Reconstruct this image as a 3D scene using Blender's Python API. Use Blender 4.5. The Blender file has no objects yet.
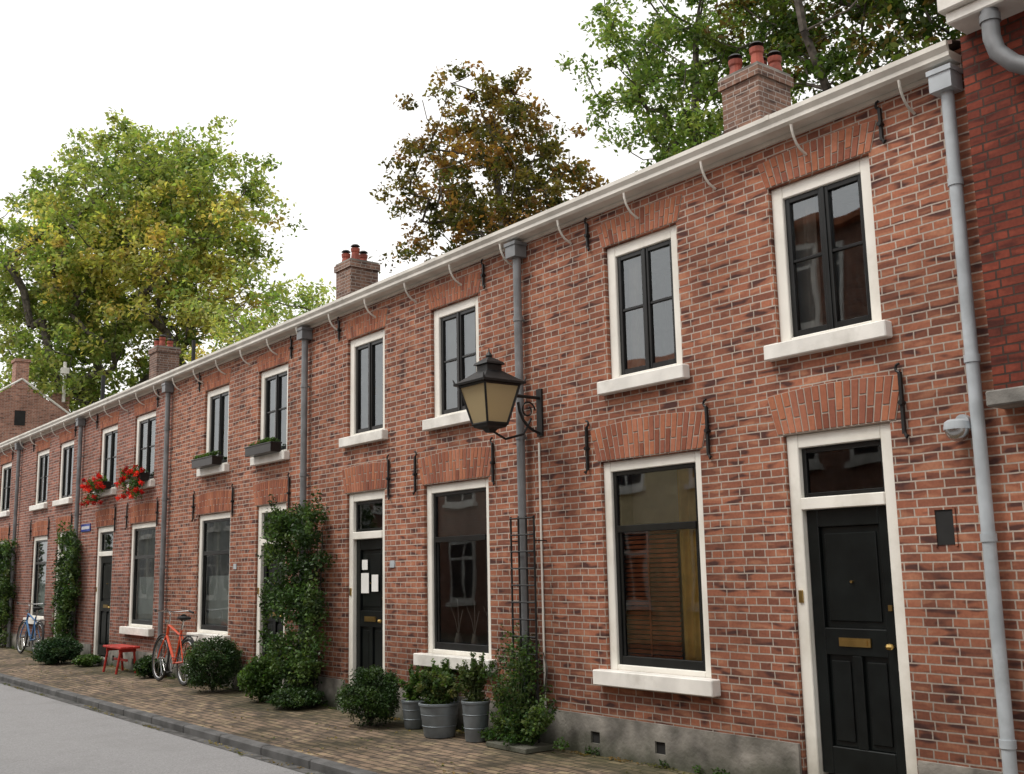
import bpy, math, random
import numpy as np
from mathutils import Vector, Matrix
random.seed(7); rng=np.random.default_rng(11)
scene=bpy.context.scene
COL=scene.collection

# ------------------------------------------------------------------ helpers
class MB:
    def __init__(s): s.v=[];s.f=[];s.m=[]
    def quad(s,pts,m=0):
        b=len(s.v); s.v+= [tuple(p) for p in pts]; s.f.append(tuple(range(b,b+len(pts)))); s.m.append(m)
    def box(s,x0,x1,y0,y1,z0,z1,m=0):
        b=len(s.v)
        s.v+=[(x0,y0,z0),(x1,y0,z0),(x1,y1,z0),(x0,y1,z0),(x0,y0,z1),(x1,y0,z1),(x1,y1,z1),(x0,y1,z1)]
        for f in ((3,2,1,0),(4,5,6,7),(0,1,5,4),(1,2,6,5),(2,3,7,6),(3,0,4,7)):
            s.f.append(tuple(b+i for i in f)); s.m.append(m)
    def prism(s,poly,y0,y1,m=0):   # poly in (x,z) ccw seen from -y
        b=len(s.v);n=len(poly)
        s.v+=[(x,y0,z) for x,z in poly]+[(x,y1,z) for x,z in poly]
        s.f.append(tuple(range(b,b+n)));s.m.append(m)
        s.f.append(tuple(range(b+2*n-1,b+n-1,-1)));s.m.append(m)
        for i in range(n):
            j=(i+1)%n; s.f.append((b+i,b+n+i,b+n+j,b+j)); s.m.append(m)
    def tube(s,pts,r,n=8,m=0,cap=True):
        pts=[Vector(p) for p in pts]; N=len(pts)
        rs=r if isinstance(r,(list,tuple)) else [r]*N
        b=len(s.v); up=None
        for i,p in enumerate(pts):
            t=(pts[min(i+1,N-1)]-pts[max(i-1,0)])
            if t.length<1e-9: t=Vector((0,0,1))
            t.normalize()
            if up is None:
                up=Vector((0,0,1)) if abs(t.z)<.9 else Vector((1,0,0))
            a=t.cross(up)
            if a.length<1e-6: a=t.orthogonal()
            a.normalize(); c=a.cross(t).normalized(); up=c
            for k in range(n):
                an=2*math.pi*k/n
                q=p+(a*math.cos(an)+c*math.sin(an))*rs[i]; s.v.append(tuple(q))
        for i in range(N-1):
            for k in range(n):
                k2=(k+1)%n
                s.f.append((b+i*n+k,b+i*n+k2,b+(i+1)*n+k2,b+(i+1)*n+k)); s.m.append(m)
        if cap:
            s.f.append(tuple(b+k for k in range(n-1,-1,-1)));s.m.append(m)
            s.f.append(tuple(b+(N-1)*n+k for k in range(n)));s.m.append(m)
    def lathe(s,c,prof,n=24,m=0,rot=0.0):
        b=len(s.v);N=len(prof)
        for r,z in prof:
            for k in range(n):
                an=2*math.pi*k/n+rot; s.v.append((c[0]+r*math.cos(an),c[1]+r*math.sin(an),c[2]+z))
        for i in range(N-1):
            for k in range(n):
                k2=(k+1)%n
                s.f.append((b+i*n+k,b+i*n+k2,b+(i+1)*n+k2,b+(i+1)*n+k)); s.m.append(m)
        s.f.append(tuple(b+k for k in range(n-1,-1,-1)));s.m.append(m)
        s.f.append(tuple(b+(N-1)*n+k for k in range(n)));s.m.append(m)
    def torus(s,c,R,r,axis='y',N=32,n=6,m=0,a0=0,a1=2*math.pi):
        full=abs(a1-a0-2*math.pi)<1e-6
        pts=[]
        for i in range(N+1):
            an=a0+(a1-a0)*i/N
            if axis=='y': pts.append((c[0]+R*math.cos(an),c[1],c[2]+R*math.sin(an)))
            else: pts.append((c[0]+R*math.cos(an),c[1]+R*math.sin(an),c[2]))
        s.tube(pts,r,n,m,cap=not full)
    def obj(s,name,parent=None,mats=(),smooth=False,bevel=0.0,loc=None):
        me=bpy.data.meshes.new(name); me.from_pydata(s.v,[],s.f)
        for m in mats: me.materials.append(m)
        me.polygons.foreach_set('material_index',s.m)
        if smooth: me.polygons.foreach_set('use_smooth',[True]*len(s.f))
        me.update()
        o=bpy.data.objects.new(name,me); COL.objects.link(o)
        if parent: o.parent=parent
        if loc: o.location=loc
        if bevel>0:
            b=o.modifiers.new('bevel','BEVEL'); b.width=bevel; b.segments=1; b.limit_method='ANGLE'
        if smooth:
            try:
                e=o.modifiers.new('es','EDGE_SPLIT'); e.split_angle=math.radians(40)
            except Exception: pass
        return o
def empty(name,loc=(0,0,0)):
    o=bpy.data.objects.new(name,None); COL.objects.link(o); o.location=loc; o.empty_display_size=.2; return o

# ------------------------------------------------------------------ materials
def newmat(name):
    m=bpy.data.materials.new(name); m.use_nodes=True; nt=m.node_tree
    for n in list(nt.nodes): nt.nodes.remove(n)
    out=nt.nodes.new('ShaderNodeOutputMaterial'); return m,nt,out
def N(nt,t,**kw):
    n=nt.nodes.new(t)
    for k,v in kw.items(): setattr(n,k,v)
    return n
def mixc(nt,fac,a,b,mode='MIX'):
    n=N(nt,'ShaderNodeMix',data_type='RGBA',blend_type=mode)
    for sock,val in ((0,fac),(6,a),(7,b)):
        if isinstance(val,bpy.types.NodeSocket): nt.links.new(val,n.inputs[sock])
        else:
            n.inputs[sock].default_value = val if sock==0 else (*val,1) if len(val)==3 else val
    return n.outputs[2]
def simple(name,col,rough=.6,metal=0,noise=.12,nscale=6,bump=0.0,bscale=60,spec=.4,dirt=None,foot=None):
    m,nt,out=newmat(name); L=nt.links
    tc=N(nt,'ShaderNodeTexCoord'); no=N(nt,'ShaderNodeTexNoise'); no.inputs['Scale'].default_value=nscale; no.inputs['Detail'].default_value=2
    L.new(tc.outputs['Object'],no.inputs['Vector'])
    dark=tuple(c*(1-noise*2.2) for c in col); lite=tuple(min(1,c*(1+noise)) for c in col)
    rm=N(nt,'ShaderNodeValToRGB'); rm.color_ramp.elements[0].position=.3; rm.color_ramp.elements[1].position=.7
    rm.color_ramp.elements[0].color=(*dark,1); rm.color_ramp.elements[1].color=(*lite,1)
    L.new(no.outputs['Fac'],rm.inputs[0])
    c=rm.outputs[0]
    if dirt:
        n2=N(nt,'ShaderNodeTexNoise'); n2.inputs['Scale'].default_value=1.7; n2.inputs['Detail'].default_value=5; n2.inputs['Roughness'].default_value=.7
        L.new(tc.outputs['Object'],n2.inputs['Vector'])
        r2=N(nt,'ShaderNodeMapRange'); r2.inputs[1].default_value=.5; r2.inputs[2].default_value=.75; r2.inputs[4].default_value=.75
        L.new(n2.outputs['Fac'],r2.inputs[0]); c=mixc(nt,r2.outputs[0],c,dirt)
    if foot:   # damp, mossy splash zone near the ground: (height, colour)
        sp=N(nt,'ShaderNodeSeparateXYZ'); L.new(tc.outputs['Object'],sp.inputs[0])
        n5=N(nt,'ShaderNodeTexNoise'); n5.inputs['Scale'].default_value=5; n5.inputs['Detail'].default_value=4; L.new(tc.outputs['Object'],n5.inputs['Vector'])
        ma=N(nt,'ShaderNodeMath',operation='MULTIPLY_ADD'); ma.inputs[1].default_value=-foot[0]*1.4; L.new(n5.outputs['Fac'],ma.inputs[0]); L.new(sp.outputs[2],ma.inputs[2])
        r5=N(nt,'ShaderNodeMapRange'); r5.inputs[1].default_value=foot[0]*.3; r5.inputs[2].default_value=-foot[0]*.7; r5.inputs[4].default_value=.9; L.new(ma.outputs[0],r5.inputs[0])
        c=mixc(nt,r5.outputs[0],c,foot[1])
    p=N(nt,'ShaderNodeBsdfPrincipled'); L.new(c,p.inputs['Base Color'])
    p.inputs['Roughness'].default_value=rough; p.inputs['Metallic'].default_value=metal
    p.inputs['Specular IOR Level'].default_value=spec
    if bump:
        n3=N(nt,'ShaderNodeTexNoise'); n3.inputs['Scale'].default_value=bscale; n3.inputs['Detail'].default_value=2
        L.new(tc.outputs['Object'],n3.inputs['Vector'])
        b=N(nt,'ShaderNodeBump'); b.inputs['Strength'].default_value=bump; b.inputs['Distance'].default_value=.01
        L.new(n3.outputs['Fac'],b.inputs['Height']); L.new(b.outputs[0],p.inputs['Normal'])
    L.new(p.outputs[0],out.inputs[0]); return m
def brickmat(name,c1,c2,mortar,bw=.215,rh=.0605,ms=.012,plane='xz',dark=(.085,.035,.03),squash=.5,bump=.5,stain=.35,offset=.25,light=None,rough=.85,lightamt=.6,darkamt=.8,moss=None,lowdirt=False):
    m,nt,out=newmat(name); L=nt.links
    tc=N(nt,'ShaderNodeTexCoord'); sp=N(nt,'ShaderNodeSeparateXYZ'); L.new(tc.outputs['Object'],sp.inputs[0])
    cb=N(nt,'ShaderNodeCombineXYZ')
    if plane=='xz':
        ad=N(nt,'ShaderNodeMath',operation='ADD'); L.new(sp.outputs[0],ad.inputs[0]); L.new(sp.outputs[1],ad.inputs[1])
        L.new(ad.outputs[0],cb.inputs[0]); L.new(sp.outputs[2],cb.inputs[1])
    else:
        L.new(sp.outputs[0],cb.inputs[0]); L.new(sp.outputs[1],cb.inputs[1])
    wn=N(nt,'ShaderNodeTexNoise'); wn.inputs['Scale'].default_value=5.0; wn.inputs['Detail'].default_value=1
    L.new(cb.outputs[0],wn.inputs['Vector'])
    ws=N(nt,'ShaderNodeVectorMath',operation='MULTIPLY_ADD'); ws.inputs[1].default_value=(.018,.009,0)
    L.new(wn.outputs['Color'],ws.inputs[0]); L.new(cb.outputs[0],ws.inputs[2])
    br=N(nt,'ShaderNodeTexBrick'); br.offset=offset; br.offset_frequency=2; br.squash=squash; br.squash_frequency=2
    br.inputs['Scale'].default_value=1; br.inputs['Brick Width'].default_value=bw; br.inputs['Row Height'].default_value=rh
    br.inputs['Mortar Size'].default_value=ms*.5; br.inputs['Mortar Smooth'].default_value=.2; br.inputs['Bias'].default_value=0
    br.inputs['Color1'].default_value=(*c1,1); br.inputs['Color2'].default_value=(*c2,1); br.inputs['Mortar'].default_value=(*mortar,1)
    L.new(ws.outputs[0],br.inputs['Vector'])
    mp=N(nt,'ShaderNodeVectorMath',operation='MULTIPLY'); mp.inputs[1].default_value=(1/bw*.9,1/rh*.9,1); L.new(ws.outputs[0],mp.inputs[0])
    n1=N(nt,'ShaderNodeTexNoise'); n1.inputs['Scale'].default_value=1; n1.inputs['Detail'].default_value=1; L.new(mp.outputs[0],n1.inputs['Vector'])
    r1=N(nt,'ShaderNodeMapRange'); r1.inputs[1].default_value=.56; r1.inputs[2].default_value=.68; r1.inputs[4].default_value=darkamt; L.new(n1.outputs['Fac'],r1.inputs[0])
    inv=N(nt,'ShaderNodeMath',operation='SUBTRACT'); inv.inputs[0].default_value=1; L.new(br.outputs['Fac'],inv.inputs[1])
    mu=N(nt,'ShaderNodeMath',operation='MULTIPLY'); L.new(inv.outputs[0],mu.inputs[0]); L.new(r1.outputs[0],mu.inputs[1])
    c=mixc(nt,mu.outputs[0],br.outputs['Color'],dark)
    r1b=N(nt,'ShaderNodeMapRange'); r1b.inputs[1].default_value=.44; r1b.inputs[2].default_value=.33; r1b.inputs[4].default_value=lightamt; L.new(n1.outputs['Fac'],r1b.inputs[0])
    mub=N(nt,'ShaderNodeMath',operation='MULTIPLY'); L.new(inv.outputs[0],mub.inputs[0]); L.new(r1b.outputs[0],mub.inputs[1])
    c=mixc(nt,mub.outputs[0],c,light or tuple(min(1,k*1.35) for k in c1))
    n2=N(nt,'ShaderNodeTexNoise'); n2.inputs['Scale'].default_value=.9; n2.inputs['Detail'].default_value=4; n2.inputs['Roughness'].default_value=.65
    L.new(tc.outputs['Object'],n2.inputs['Vector'])
    if moss:
        ab=N(nt,'ShaderNodeMapRange'); ab.inputs[1].default_value=-.9; ab.inputs[2].default_value=-.05; ab.inputs[3].default_value=.0; ab.inputs[4].default_value=.28; L.new(sp.outputs[1],ab.inputs[0])
        s1=N(nt,'ShaderNodeMath',operation='ADD'); L.new(ab.outputs[0],s1.inputs[0]); L.new(n2.outputs['Fac'],s1.inputs[1])
        r3=N(nt,'ShaderNodeMapRange'); r3.inputs[1].default_value=.5; r3.inputs[2].default_value=.8; r3.inputs[4].default_value=.75; L.new(s1.outputs[0],r3.inputs[0])
        c=mixc(nt,r3.outputs[0],c,moss)
    r2=N(nt,'ShaderNodeMapRange'); r2.inputs[1].default_value=.35; r2.inputs[2].default_value=.7; r2.inputs[3].default_value=1.12; r2.inputs[4].default_value=1-stain; L.new(n2.outputs['Fac'],r2.inputs[0])
    n4=N(nt,'ShaderNodeTexNoise'); n4.inputs['Scale'].default_value=45; n4.inputs['Detail'].default_value=2; L.new(tc.outputs['Object'],n4.inputs['Vector'])
    r4=N(nt,'ShaderNodeMapRange'); r4.inputs[3].default_value=.7; r4.inputs[4].default_value=1.3; L.new(n4.outputs['Fac'],r4.inputs[0])
    mm=N(nt,'ShaderNodeMath',operation='MULTIPLY'); L.new(r2.outputs[0],mm.inputs[0]); L.new(r4.outputs[0],mm.inputs[1])
    fac=mm.outputs[0]
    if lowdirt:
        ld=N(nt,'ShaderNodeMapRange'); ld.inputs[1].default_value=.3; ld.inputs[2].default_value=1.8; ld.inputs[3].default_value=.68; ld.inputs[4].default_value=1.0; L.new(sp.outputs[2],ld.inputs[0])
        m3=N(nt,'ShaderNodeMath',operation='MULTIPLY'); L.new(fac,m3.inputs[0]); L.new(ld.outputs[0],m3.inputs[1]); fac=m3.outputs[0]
    vm=N(nt,'ShaderNodeVectorMath',operation='SCALE'); L.new(c,vm.inputs[0]); L.new(fac,vm.inputs['Scale'])
    p=N(nt,'ShaderNodeBsdfPrincipled'); L.new(vm.outputs[0],p.inputs['Base Color']); p.inputs['Roughness'].default_value=rough
    p.inputs['Specular IOR Level'].default_value=.25
    b=N(nt,'ShaderNodeBump'); b.inputs['Strength'].default_value=bump; b.inputs['Distance'].default_value=.008
    L.new(inv.outputs[0],b.inputs['Height']); L.new(b.outputs[0],p.inputs['Normal'])
    L.new(p.outputs[0],out.inputs[0]); return m
def islandmat(name,cols,rough=.85,dark=.25):
    m,nt,out=newmat(name);L=nt.links
    g=N(nt,'ShaderNodeNewGeometry'); r=N(nt,'ShaderNodeValToRGB'); cr=r.color_ramp
    while len(cr.elements)<len(cols): cr.elements.new(.5)
    for i,c in enumerate(cols): cr.elements[i].position=i/(len(cols)-1); cr.elements[i].color=(*c,1)
    L.new(g.outputs['Random Per Island'],r.inputs[0])
    tc=N(nt,'ShaderNodeTexCoord'); n=N(nt,'ShaderNodeTexNoise'); n.inputs['Scale'].default_value=40; n.inputs['Detail'].default_value=3; L.new(tc.outputs['Object'],n.inputs['Vector'])
    mr=N(nt,'ShaderNodeMapRange'); mr.inputs[3].default_value=1-dark; mr.inputs[4].default_value=1+dark; L.new(n.outputs['Fac'],mr.inputs[0])
    vm=N(nt,'ShaderNodeVectorMath',operation='SCALE'); L.new(r.outputs[0],vm.inputs[0]); L.new(mr.outputs[0],vm.inputs['Scale'])
    p=N(nt,'ShaderNodeBsdfPrincipled'); p.inputs['Roughness'].default_value=rough; L.new(vm.outputs[0],p.inputs['Base Color'])
    p.inputs['Specular IOR Level'].default_value=.25
    L.new(p.outputs[0],out.inputs[0]); return m
def leafmat(name,trans=.45,rough=.55):
    m,nt,out=newmat(name);L=nt.links
    a=N(nt,'ShaderNodeAttribute'); a.attribute_name='leafcol'
    d=N(nt,'ShaderNodeBsdfPrincipled'); d.inputs['Roughness'].default_value=rough; d.inputs['Specular IOR Level'].default_value=.25
    t=N(nt,'ShaderNodeBsdfTranslucent'); L.new(a.outputs['Color'],d.inputs['Base Color'])
    c=mixc(nt,1.0,a.outputs['Color'],(1.25,1.3,.6),'MULTIPLY'); L.new(c,t.inputs[0])
    x=N(nt,'ShaderNodeMixShader'); x.inputs[0].default_value=trans; L.new(d.outputs[0],x.inputs[1]); L.new(t.outputs[0],x.inputs[2])
    L.new(x.outputs[0],out.inputs[0]); return m
def glassmat(name,ior):
    m,nt,out=newmat(name);L=nt.links
    lw=N(nt,'ShaderNodeFresnel'); lw.inputs[0].default_value=ior
    tc=N(nt,'ShaderNodeTexCoord'); no=N(nt,'ShaderNodeTexNoise'); no.inputs['Scale'].default_value=1.6; no.inputs['Detail'].default_value=1; L.new(tc.outputs['Object'],no.inputs['Vector'])
    b=N(nt,'ShaderNodeBump'); b.inputs['Strength'].default_value=.12; b.inputs['Distance'].default_value=.02; L.new(no.outputs['Fac'],b.inputs['Height'])
    t=N(nt,'ShaderNodeBsdfTransparent'); t.inputs[0].default_value=(.88,.92,.90,1)
    g=N(nt,'ShaderNodeBsdfGlossy'); g.inputs['Roughness'].default_value=.015; g.inputs[0].default_value=(.92,.97,1,1); L.new(b.outputs[0],g.inputs['Normal'])
    x=N(nt,'ShaderNodeMixShader'); L.new(lw.outputs[0],x.inputs[0]); L.new(t.outputs[0],x.inputs[1]); L.new(g.outputs[0],x.inputs[2])
    L.new(x.outputs[0],out.inputs[0]); return m

B1=(.375,.142,.082);B2=(.185,.070,.046);MO=(.43,.365,.31)
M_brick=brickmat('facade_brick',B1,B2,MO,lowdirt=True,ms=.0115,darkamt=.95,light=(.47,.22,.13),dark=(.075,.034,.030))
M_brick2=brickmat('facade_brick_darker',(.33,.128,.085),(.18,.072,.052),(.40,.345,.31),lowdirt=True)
M_brickN=brickmat('neighbour_brick',(.20,.045,.026),(.11,.026,.018),(.06,.038,.03),dark=(.05,.015,.012),ms=.013,bump=1)
M_brickC=brickmat('chimney_brick',(.24,.14,.10),(.15,.09,.07),(.34,.30,.27),dark=(.06,.04,.035))
M_brickO=brickmat('opposite_brick',(.34,.15,.09),(.24,.1,.07),(.45,.4,.36))
M_arch=islandmat('arch_brick',[(.19,.065,.04),(.32,.115,.065),(.39,.15,.08),(.24,.085,.055),(.42,.17,.10)])
M_mortar=simple('mortar',(.41,.35,.295),.9)
M_white=simple('white_paint',(.82,.80,.735),.45,noise=.04,nscale=3,bump=.08,dirt=(.60,.57,.49),foot=(.5,(.36,.34,.28)))
M_gut=simple('gutter_paint',(.70,.68,.62),.5,noise=.08,nscale=3,dirt=(.42,.40,.35))
M_sill=simple('sill_paint',(.80,.785,.74),.5,noise=.06,nscale=5,bump=.1,dirt=(.46,.44,.38))
M_black=simple('black_gloss_paint',(.010,.011,.011),.3,noise=.2,spec=.4)
M_door=simple('black_door_paint',(.006,.008,.008),.33,noise=.2,bump=.06,bscale=18,spec=.3)
M_iron=simple('wrought_iron',(.012,.012,.012),.5,noise=.2)
M_glass=glassmat('window_glass',1.68); M_glassU=glassmat('old_window_glass',2.25)
M_plinth=simple('cement_plinth',(.25,.235,.21),.9,noise=.28,nscale=4,bump=.6,bscale=30,dirt=(.12,.115,.095),foot=(.22,(.055,.06,.038)))
M_zinc=simple('zinc_pipe',(.22,.23,.24),.5,metal=.3,noise=.15,nscale=5,dirt=(.13,.13,.13))
M_palezinc=simple('painted_pipe',(.42,.46,.49),.45,noise=.1,nscale=5,dirt=(.25,.27,.28))
M_tile=simple('roof_tile',(.13,.085,.07),.8,noise=.35,nscale=5,bump=.3,dirt=(.06,.055,.05))
M_room=simple('room_plaster',(.55,.52,.47),.9)
M_floor=simple('room_floor',(.14,.09,.06),.6)
M_curt=simple('curtain_cloth',(.80,.79,.74),.9,noise=.08)
M_curty=simple('yellow_curtain',(.90,.62,.18),.9)
M_blind_sky=simple('blind_and_sky_reflection',(.68,.72,.73),.8,noise=.04)  # real blinds, and the panel coloured as reflected sky
M_wood=simple('wood_slat',(.60,.20,.085),.5,noise=.2)
M_brass=simple('brass',(.55,.38,.14),.3,metal=1)
M_chrome=simple('steel',(.6,.6,.6),.25,metal=1)
M_paper=simple('paper',(.8,.8,.78),.8,noise=.03)
M_terra=simple('chimney_pot_clay',(.30,.07,.045),.7,noise=.25)
M_stone=simple('stone_step',(.25,.24,.22),.8,noise=.2,bump=.3)
M_dark=simple('void_dark',(.02,.02,.02),.9)
M_bark=simple('bark',(.11,.095,.08),.9,noise=.3,nscale=8)
M_leaf=leafmat('leaf'); M_leafd=leafmat('leaf_glossy',.25,.4); M_petal=leafmat('petal',.3,.6); M_leaft=leafmat('tree_leaf',.5,.6)
M_yell=simple('yellow_plaster',(.70,.58,.34),.85,noise=.08)
M_grey=simple('grey_render',(.40,.42,.40),.85,noise=.08)

# ------------------------------------------------------------------ leaves
def leaves(name,clumps,size,palette,mat,parent=None,up=.5,jit=.18,ratio=.55,shell=.5):
    P=[];C=[]
    for cl in clumps:
        (cx,cy,cz,rx,ry,rz,n)=cl[:7]
        n=int(n)
        if n<1: continue
        d=rng.normal(size=(n,3)); d/=np.linalg.norm(d,axis=1)[:,None]
        r=rng.random(n)**(shell) 
        P.append(d*r[:,None]*np.array([rx,ry,rz])*rng.uniform(.75,1.15,(n,1))+np.array([cx,cy,cz]))
        base=np.array(cl[7] if len(cl)>7 else palette[rng.integers(len(palette))])*rng.uniform(.75,1.25)
        c=base[None,:]*rng.uniform(1-jit*1.6,1+jit*1.6,(n,1))*rng.uniform(1-jit*.5,1+jit*.5,(n,3))
        C.append(c)
    P=np.vstack(P);C=np.clip(np.vstack(C),0.003,1);n=len(P)
    nrm=rng.normal(size=(n,3)); nrm[:,2]=np.abs(nrm[:,2])+up; nrm/=np.linalg.norm(nrm,axis=1)[:,None]
    a=rng.normal(size=(n,3)); a-= (a*nrm).sum(1)[:,None]*nrm; a/=np.linalg.norm(a,axis=1)[:,None]
    b=np.cross(nrm,a); s=size*rng.uniform(.6,1.3,(n,1))
    v=np.empty((n,4,3)); bend=nrm*s*.12
    v[:,0]=P-a*s*.5; v[:,1]=P-b*s*ratio*.5+bend-a*s*.05; v[:,2]=P+a*s*.5; v[:,3]=P+b*s*ratio*.5+bend-a*s*.05
    me=bpy.data.meshes.new(name)
    me.vertices.add(4*n); me.vertices.foreach_set('co',v.reshape(-1))
    me.loops.add(4*n); me.loops.foreach_set('vertex_index',np.arange(4*n,dtype=np.int32))
    me.polygons.add(n); me.polygons.foreach_set('loop_start',np.arange(0,4*n,4,dtype=np.int32))
    me.update(calc_edges=True)
    at=me.attributes.new('leafcol','FLOAT_COLOR','POINT')
    cc=np.ones((n,4,4)); cc[:,:,:3]=C[:,None,:]; at.data.foreach_set('color',cc.reshape(-1))
    me.materials.append(mat)
    o=bpy.data.objects.new(name,me); COL.objects.link(o)
    if parent: o.parent=parent
    return o

def tree(name,base,fork,ells,nclump,crad,perclump,leafsize,palette,trunk_r,lean=(0,0),mind=.7,flat=.75,palette2=None,patch=None):
    root=empty(name)
    cs=[]; tries=0
    vol=np.array([e[3]*e[4]*e[5] for e in ells]);vol=vol/vol.sum()
    while len(cs)<nclump and tries<nclump*60:
        tries+=1
        e=ells[rng.choice(len(ells),p=vol)]
        d=rng.normal(size=3); d/=np.linalg.norm(d); r=rng.random()**.42
        p=np.array(e[:3])+d*r*np.array(e[3:6])
        if all(np.linalg.norm(p-q)>mind for q in cs[-400:]): cs.append(p)
    base=np.array(base,float)
    nodes=[base];par=[-1]
    for i in range(1,6):
        t=i/5; nodes.append(base+np.array([lean[0]*t,lean[1]*t,fork*t])+rng.normal(0,.06,3)*[1,1,0]); par.append(len(nodes)-2)
    top=nodes[-1]
    order=sorted(range(len(cs)),key=lambda i:np.linalg.norm(cs[i]-top))
    main=[order[i] for i in np.linspace(len(order)*.55,len(order)-1,9).astype(int)]
    rest=[i for i in order if i not in main]
    leafn=[]
    def connect(p,lo):
        arr=np.array(nodes[lo:]); dv=p-arr; dist=np.linalg.norm(dv,axis=1)
        pen=dist+np.maximum(0,-dv[:,2])*1.5
        j=int(np.argmin(pen))+lo
        a=nodes[j]; k=max(2,int(np.linalg.norm(p-a)/.9)); prev=j; L=np.linalg.norm(p-a)
        for s in range(1,k+1):
            t=s/k; q=a+(p-a)*t+np.array([0,0,-.08*L*math.sin(math.pi*t)*(1 if rng.random()<.5 else -.6)])+rng.normal(0,.03*L/k+.02,3)*(t<1)
            nodes.append(q);par.append(prev);prev=len(nodes)-1
        leafn.append(prev)
    for i in main: connect(cs[i],4)
    for i in rest: connect(cs[i],5)
    cnt=[0]*len(nodes)
    for l in leafn: cnt[l]+=1
    for i in range(len(nodes)-1,0,-1): cnt[par[i]]+=cnt[i]
    tot=cnt[0] or 1
    R=[max(.012,trunk_r*(c/tot)**.58) for c in cnt]; R[0]*=1.25
    mb=MB()
    for i in range(1,len(nodes)):
        j=par[i]; n=8 if R[i]>.12 else 5
        r0=min(R[j],R[i]*1.35)
        mb.tube([nodes[j],nodes[i]],[r0,R[i]],n,0,cap=False)
    mb.obj('trunk_and_limbs',root,[M_bark],smooth=False)
    cl=[]
    for p in cs:
        r=crad*rng.uniform(.6,1.25)
        pal=palette
        if palette2 is not None and patch is not None:
            d=math.sqrt((p[0]-patch[0])**2+(p[2]-patch[1])**2)/patch[2]
            if d+rng.normal(0,.3)<.8: pal=palette2
        for k in range(3):
            o=rng.normal(0,r*.45,3); rr=r*rng.uniform(.45,.75)
            cl.append((p[0]+o[0],p[1]+o[1],p[2]+o[2]*.7,rr,rr,rr*flat,perclump/3*rng.uniform(.5,1.4),pal[rng.integers(len(pal))]))
    leaves('leaf_crown',cl,leafsize,palette,M_leaft,root,up=.3,jit=.25)
    return root

# ------------------------------------------------------------------ house row
GZ=4.95     # gutter underside
H_EAVE=4.97
def arch(mb,mbm,x0,x1,z0,h,skew=.09,camber=.035):
    w=x1-x0; n=int(round((w+skew)/.066)); n+= (n+1)%2
    def pt(t,v):
        x=x0+w*t+ (2*t-1)*skew*v; z=z0+h*v+ camber*v*(1-(2*t-1)**2); return (x,z)
    mbm.prism([pt(0,0),pt(1,0)]+[pt(1-i/10,1) for i in range(11)],-.0035,.03)
    g=.0055/w
    for i in range(n):
        a=i/n+g; b=(i+1)/n-g; sp=.36 if i%2 else .64
        for v0,v1 in ((.02,sp-.018),(sp+.018,.985)):
            jj=random.uniform(-.0015,.0015); q=random.uniform(-.0012,.0012)/w
            mb.prism([pt(a+q,v0),pt(b+q,v0),pt(b+q,v1),pt(a+q,v1)],-.009+jj,.02)
def anchor(mb,x,z0,z1,s=1):
    mb.box(x-.011,x+.011,-.035,-.012,z0,z1)
    pts=[(x,-.024,z1)]+[(x+s*.03*math.sin(a),-.024,z1+.03-.03*math.cos(a)) for a in (.8,1.6,2.4,3.2)]
    mb.tube(pts,.010,6)
    mb.tube([(x,-.024,z0+.02),(x-s*.02,-.03,z0-.03),(x-s*.035,-.03,z0-.01)],.010,6)
    mb.tube([(x,.01,(z0+z1)/2),(x,-.05,(z0+z1)/2)],.018,6)
def curtain(mb,x0,x1,z0,z1,y,m=0,amp=.025,wl=.11):
    n=max(6,int((x1-x0)/.015)); b=len(mb.v)
    ph=random.random()*6
    for i in range(n+1):
        x=x0+(x1-x0)*i/n; yy=y+amp*math.sin(2*math.pi*(x/wl)+ph)+amp*.5*math.sin(2*math.pi*x/(wl*2.3)+ph)
        mb.v.append((x,yy,z0));mb.v.append((x,yy*1.0,z1))
    for i in range(n):
        mb.f.append((b+2*i,b+2*i+2,b+2*i+3,b+2*i+1));mb.m.append(m)

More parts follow.
